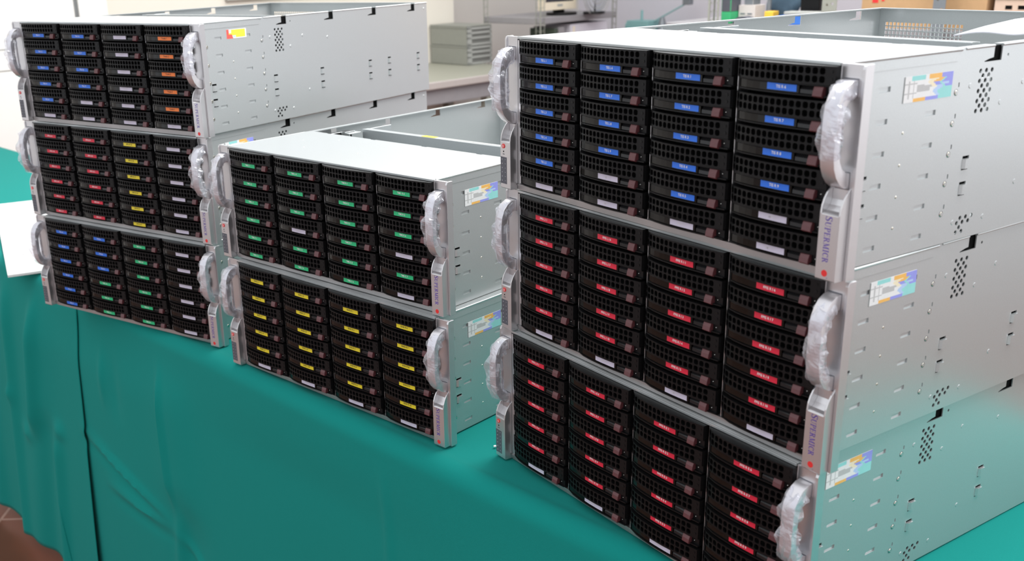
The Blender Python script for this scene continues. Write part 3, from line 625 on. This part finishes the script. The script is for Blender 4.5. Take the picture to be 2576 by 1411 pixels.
b = MB(); b.box(40.2, 41.5, -105.5, 105.5, 72.4, 264.5, SCR); link('screen', b.mesh('screen'), t)
b = MB(); b.cyl((10, 45, 2), 85, 12, 'z', BLACK, 28); b.box(-24, -1, 10, 80, 14, 90, BLACK); link('stand', b.mesh('stand', 2), t)
b = MB(); b.box(44.2, 45, -20, 20, 48, 60, CRL); link('button_row', b.mesh('button_row'), t)
t = rthing('desk_fan', 'desk fan with a round wire cage and yellow hub beside the monitor', 'fan', -3640, 4700, 1056+FLOOR)
b = MB(); b.cyl((-20, -60, 1.5), 60, 12, 'z', BLACK, 26); b.cyl((-20, -60, 13.5), 9, 90, 'z', BLACK, 12); b.box(-75, -20, -80, -40, 60, 130, BLACK); link('fan_stand', b.mesh('fan_stand', 2), t)
b = MB()
for r in (30, 55, 80, 100, 118):
    k = 36; P = []; F = []
    for i in range(k):
        a = 2*math.pi*i/k
        for dx, dr in ((-1.5, -1.5), (1.5, -1.5), (1.5, 1.5), (-1.5, 1.5)): P.append((dx+.0008*(118-r)**2*1.5, (r+dr)*math.cos(a)-60, 110+(r+dr)*math.sin(a)))
    for i in range(k):
        for j in range(4): F.append((4*i+j, 4*i+(j+1) % 4, 4*((i+1) % k)+(j+1) % 4, 4*((i+1) % k)+j))
    b.add(P, F, CRL)
link('fan_cage', b.mesh('fan_cage'), t)
BLADE = mat('translucent_grey_blade', (.45, .46, .50), .3)
b = MB()
for k in range(4):
    a0 = k*math.pi/2; P = [(-8, -60, 110)]
    for i in range(9): a = a0+1.3*i/8; r = 104; P.append((-14+12*i/8, -60+r*math.cos(a), 110+r*math.sin(a)))
    P += [(p[0]-2, p[1], p[2]) for p in P]; F = []
    for i in range(1, 9): F += [(0, i, i+1), (10, 10+i+1, 10+i), (i, 10+i, 11+i, i+1)]
    b.add(P, F, BLADE)
link('fan_blades', b.mesh('fan_blades'), t)
b = MB(); b.cyl((-12, -60, 110), 20, 24, 'x', mat('yellow_hub', (.75, .62, .12), .5), 20, 14); link('hub', b.mesh('hub', 1), t)
b = MB(); b.box(-60, 0, -10, 95, 0, 5, PAP); b.box(-58, -2, -8, 93, 5, 8, MONC)
mg = link('magazine', b.mesh('magazine')); mg.location = RP(-3706, 4300, 1043+FLOOR); mg.rotation_euler = (0, 0, RZ); tag(mg, 'thin pale magazine lying in front of the monitor on the shelf', 'magazine')
DKG = mat('dark_green_cover', (.05, .07, .05), .6)
for i, (y, w, m, nm, lb) in enumerate(((140, 26, DKG, 'ring_binder', 'dark green ring binder standing on the lower shelf'), (172, 50, SHELFM, 'document_box', 'grey document box on the lower shelf beside the binder'), (270, 330, LAV, 'carton', 'pale lavender carton on the lower shelf behind the top server'))):
    b = MB(); h = (225, 232, 240)[i]; b.box(-200, -20, 0, w, 0, h, m)
    if i == 1: b.box(-19.9, -18, 3, w-3, 120, 150, REDP)
    if i == 2: b.box(-19.9, -18.5, 20, 40, 160, 230, MONC)
    o = link(nm, b.mesh(nm, 2)); o.location = RP(-3700, 4238+y, 766+FLOOR); o.rotation_euler = (0, 0, RZ); tag(o, lb, 'carton' if i == 2 else 'box' if i == 1 else 'binder')
# ---------------------------------------------------------------- background: machine against the far wall
TURQ = mat('turquoise_enamel', (.22, .42, .42), .45, 0, .1, scale=20); GUN = mat('machine_grey', (.20, .22, .24), .45, .3, .1, scale=30)
t = rthing('milling_machine', 'small turquoise bench machine with a raised arm by the far wall', 'machine', -3700, 5350, 0)
b = MB(); b.box(-260, 60, -120, 120, FLOOR, 140, GUN); link('machine_stand', b.mesh('machine_stand', 8), t)
b = MB(); b.box(-220, -60, -60, 60, 141, 215, TURQ); b.cyl((-250, 0, 175), 36, 50, 'x', TURQ, 16, 22); b.cyl((-150, 0, 215), 8, 60, 'z', GUN, 10); link('machine_head', b.mesh('machine_head', 6), t)
def rotx(p, c, a): q = p-c; return c+Vector((q.x, q.y*math.cos(a)-q.z*math.sin(a), q.y*math.sin(a)+q.z*math.cos(a)))
b = MB(); b.box(-60, 190, -5, 5, 0, 9, TURQ, rot=lambda p: Vector((p.x, p.y, 205+p.z+(p.x+60)*.48))); link('machine_arm', b.mesh('machine_arm', 2), t)
b = MB(); b.box(150, 200, -20, 20, 310, 400, GUN); b.box(145, 205, -24, 24, 400, 412, TURQ); link('machine_motor', b.mesh('machine_motor', 3), t)
b = MB(); b.cyl((0, 0, 141), 40, 95, 'z', GUN, 16, 12); link('machine_column', b.mesh('machine_column', 3), t)
# ---------------------------------------------------------------- background: slotted rack with boxes on the right
RZZ = 362
t = rthing('storage_rack', 'grey slotted-angle storage rack with punched posts behind the right-hand stack', 'rack', 0, 0, 0)
for dc, w, a, c, m in ((-2089, 44, 1, 1, RACKG), (-1660, 50, 1, 1, RACKG), (-1304, 37, 1, 1, GUN)):
    b = MB(); slotted(b, dc, 3300, FLOOR, 1100, m, w, a, c, 30 if w > 40 else 34, 9); link('post', b.mesh('post'), t)
b = MB(); b.box(-2300, -400, 3350, 3950, RZZ-30, RZZ, SHELFM); link('shelf_board', b.mesh('shelf_board', 3), t)
def boxthing(name, label, cat, d0, d1, n0, n1, z0, z1, m, bevel=3, extra=None, group=None):
    b = MB(); b.box(d0, d1, n0, n1, z0, z1, m)
    if extra: extra(b)
    o = link(name, b.mesh(name, bevel)); o.rotation_euler = (0, 0, RZ); return tag(o, label, cat, group)
GREENP = mat('green_plastic', (.04, .40, .16), .5); YEL = mat('yellow_plastic', (.80, .48, .05), .5); BLUEP = mat('blue_plastic', (.04, .16, .55), .5); NAVY = mat('slate_blue_fabric', (.07, .12, .17), .8, 0, .25, scale=40); BONE = mat('bone_enamel', (.60, .55, .52), .5)
Z1 = RZZ+1
boxthing('plastic_bin', 'dark bin with a green lower half beside the first punched post', 'bin', -2067, -2029, 3352, 3420, Z1, Z1+40, GREENP, 2, lambda b: b.box(-2067, -2029, 3352, 3420, Z1+40.2, 520, DARKPANEL))
boxthing('instrument', 'small bone-white instrument with two dark slots on the rack', 'instrument', -2025, -1960, 3400, 3470, Z1, Z1+62, BONE, 3, lambda b: (b.box(-2018, -1998, 3399, 3400, Z1+30, Z1+36, GUN), b.box(-1990, -1970, 3399, 3400, Z1+30, Z1+36, GUN), b.box(-2010, -1975, 3410, 3460, Z1+62.5, Z1+90, GUN)))
b = MB(); k = 16; b.prism([(0, 0)]+[(60*math.cos(math.pi*i/k)+60, 26*math.sin(math.pi*i/k)) for i in range(k, -1, -1)], 0, 60, lambda u, v, w: (-2020+u*.62, 3352+w*.7, Z1+v), DARKPANEL)
o = link('dark_cap', b.mesh('dark_cap', 1)); o.rotation_euler = (0, 0, RZ); tag(o, 'dark domed cap in front of the bone-white instrument', 'cap')
boxthing('metal_rod', 'slim upright grey metal rod standing on the rack', 'rod', -1954, -1942, 3470, 3482, Z1, 620, GUN, 2)
boxthing('yellow_carton', 'small yellow carton beside the blue tray', 'carton', -1923, -1889, 3400, 3440, Z1, Z1+42, YEL, 2)
boxthing('blue_tray', 'shallow blue plastic tray with a beige tag on the rack', 'tray', -1873, -1712, 3385, 3450, Z1, Z1+28, BLUEP, 2, lambda b: b.box(-1752, -1732, 3383, 3384.8, Z1+2, Z1+26, MONC))
boxthing('keyboard', 'pale grey keyboard lying across the blue tray', 'keyboard', -1844, -1716, 3390, 3446, Z1+30, Z1+43, CRL, 3)
b = MB(); rn = random.Random(9); P = []; F = []; ni, nj = 12, 20
for i in range(ni+1):
    for j in range(nj):
        ph = math.pi*i/ni; th = 2*math.pi*j/nj; rr = 1+.10*math.sin(3*th+4*ph)+.05*rn.uniform(-1, 1)
        P.append((-1945+66*rr*math.sin(ph)*math.cos(th), 3570+50*rr*math.sin(ph)*math.sin(th), max(Z1+.5, Z1+78+78*math.cos(ph)*(rr if i not in (0, ni) else 1))))
for i in range(ni):
    for j in range(nj): F.append((i*nj+j, i*nj+(j+1) % nj, (i+1)*nj+(j+1) % nj, (i+1)*nj+j))
b.add(P, F, NAVY); o = link('cloth_bag', b.mesh('cloth_bag', 0, True)); o.rotation_euler = (0, 0, RZ); tag(o, 'slumped slate-blue bag behind the blue tray', 'bag')
boxthing('black_case', 'black case beside the slate-blue bag on the rack', 'case', -1842, -1770, 3500, 3580, Z1, Z1+95, BLACK, 4)
def cb1(b):
    b.box(-1556, -1200, 3359, 3359.8, Z1+60, Z1+62, CARDP)
boxthing('cardboard_box', 'large brown cardboard box behind the dark punched post', 'cardboard box', -1554, -1170, 3360, 3700, Z1, 620, CARD, 3, lambda b: (b.box(-1520, -1500, 3359.2, 3359.9, 440, 470, REDP), b.box(-1490, -1480, 3359.2, 3359.9, 445, 470, REDP)))
boxthing('cardboard_box', 'paler cardboard box with two hand holes at the far right', 'cardboard box', -1150, -760, 3365, 3700, Z1, 455, CARDP, 3, lambda b: (b.box(-1150, -760, 3360, 3702, 457, 640, CARDP), b.box(-1120, -1100, 3364, 3364.9, 425, 437, BLACKM), b.box(-1085, -1065, 3364, 3364.9, 425, 437, BLACKM), b.box(-1060, -1050, 3364, 3364.9, Z1, 455, CARD)))
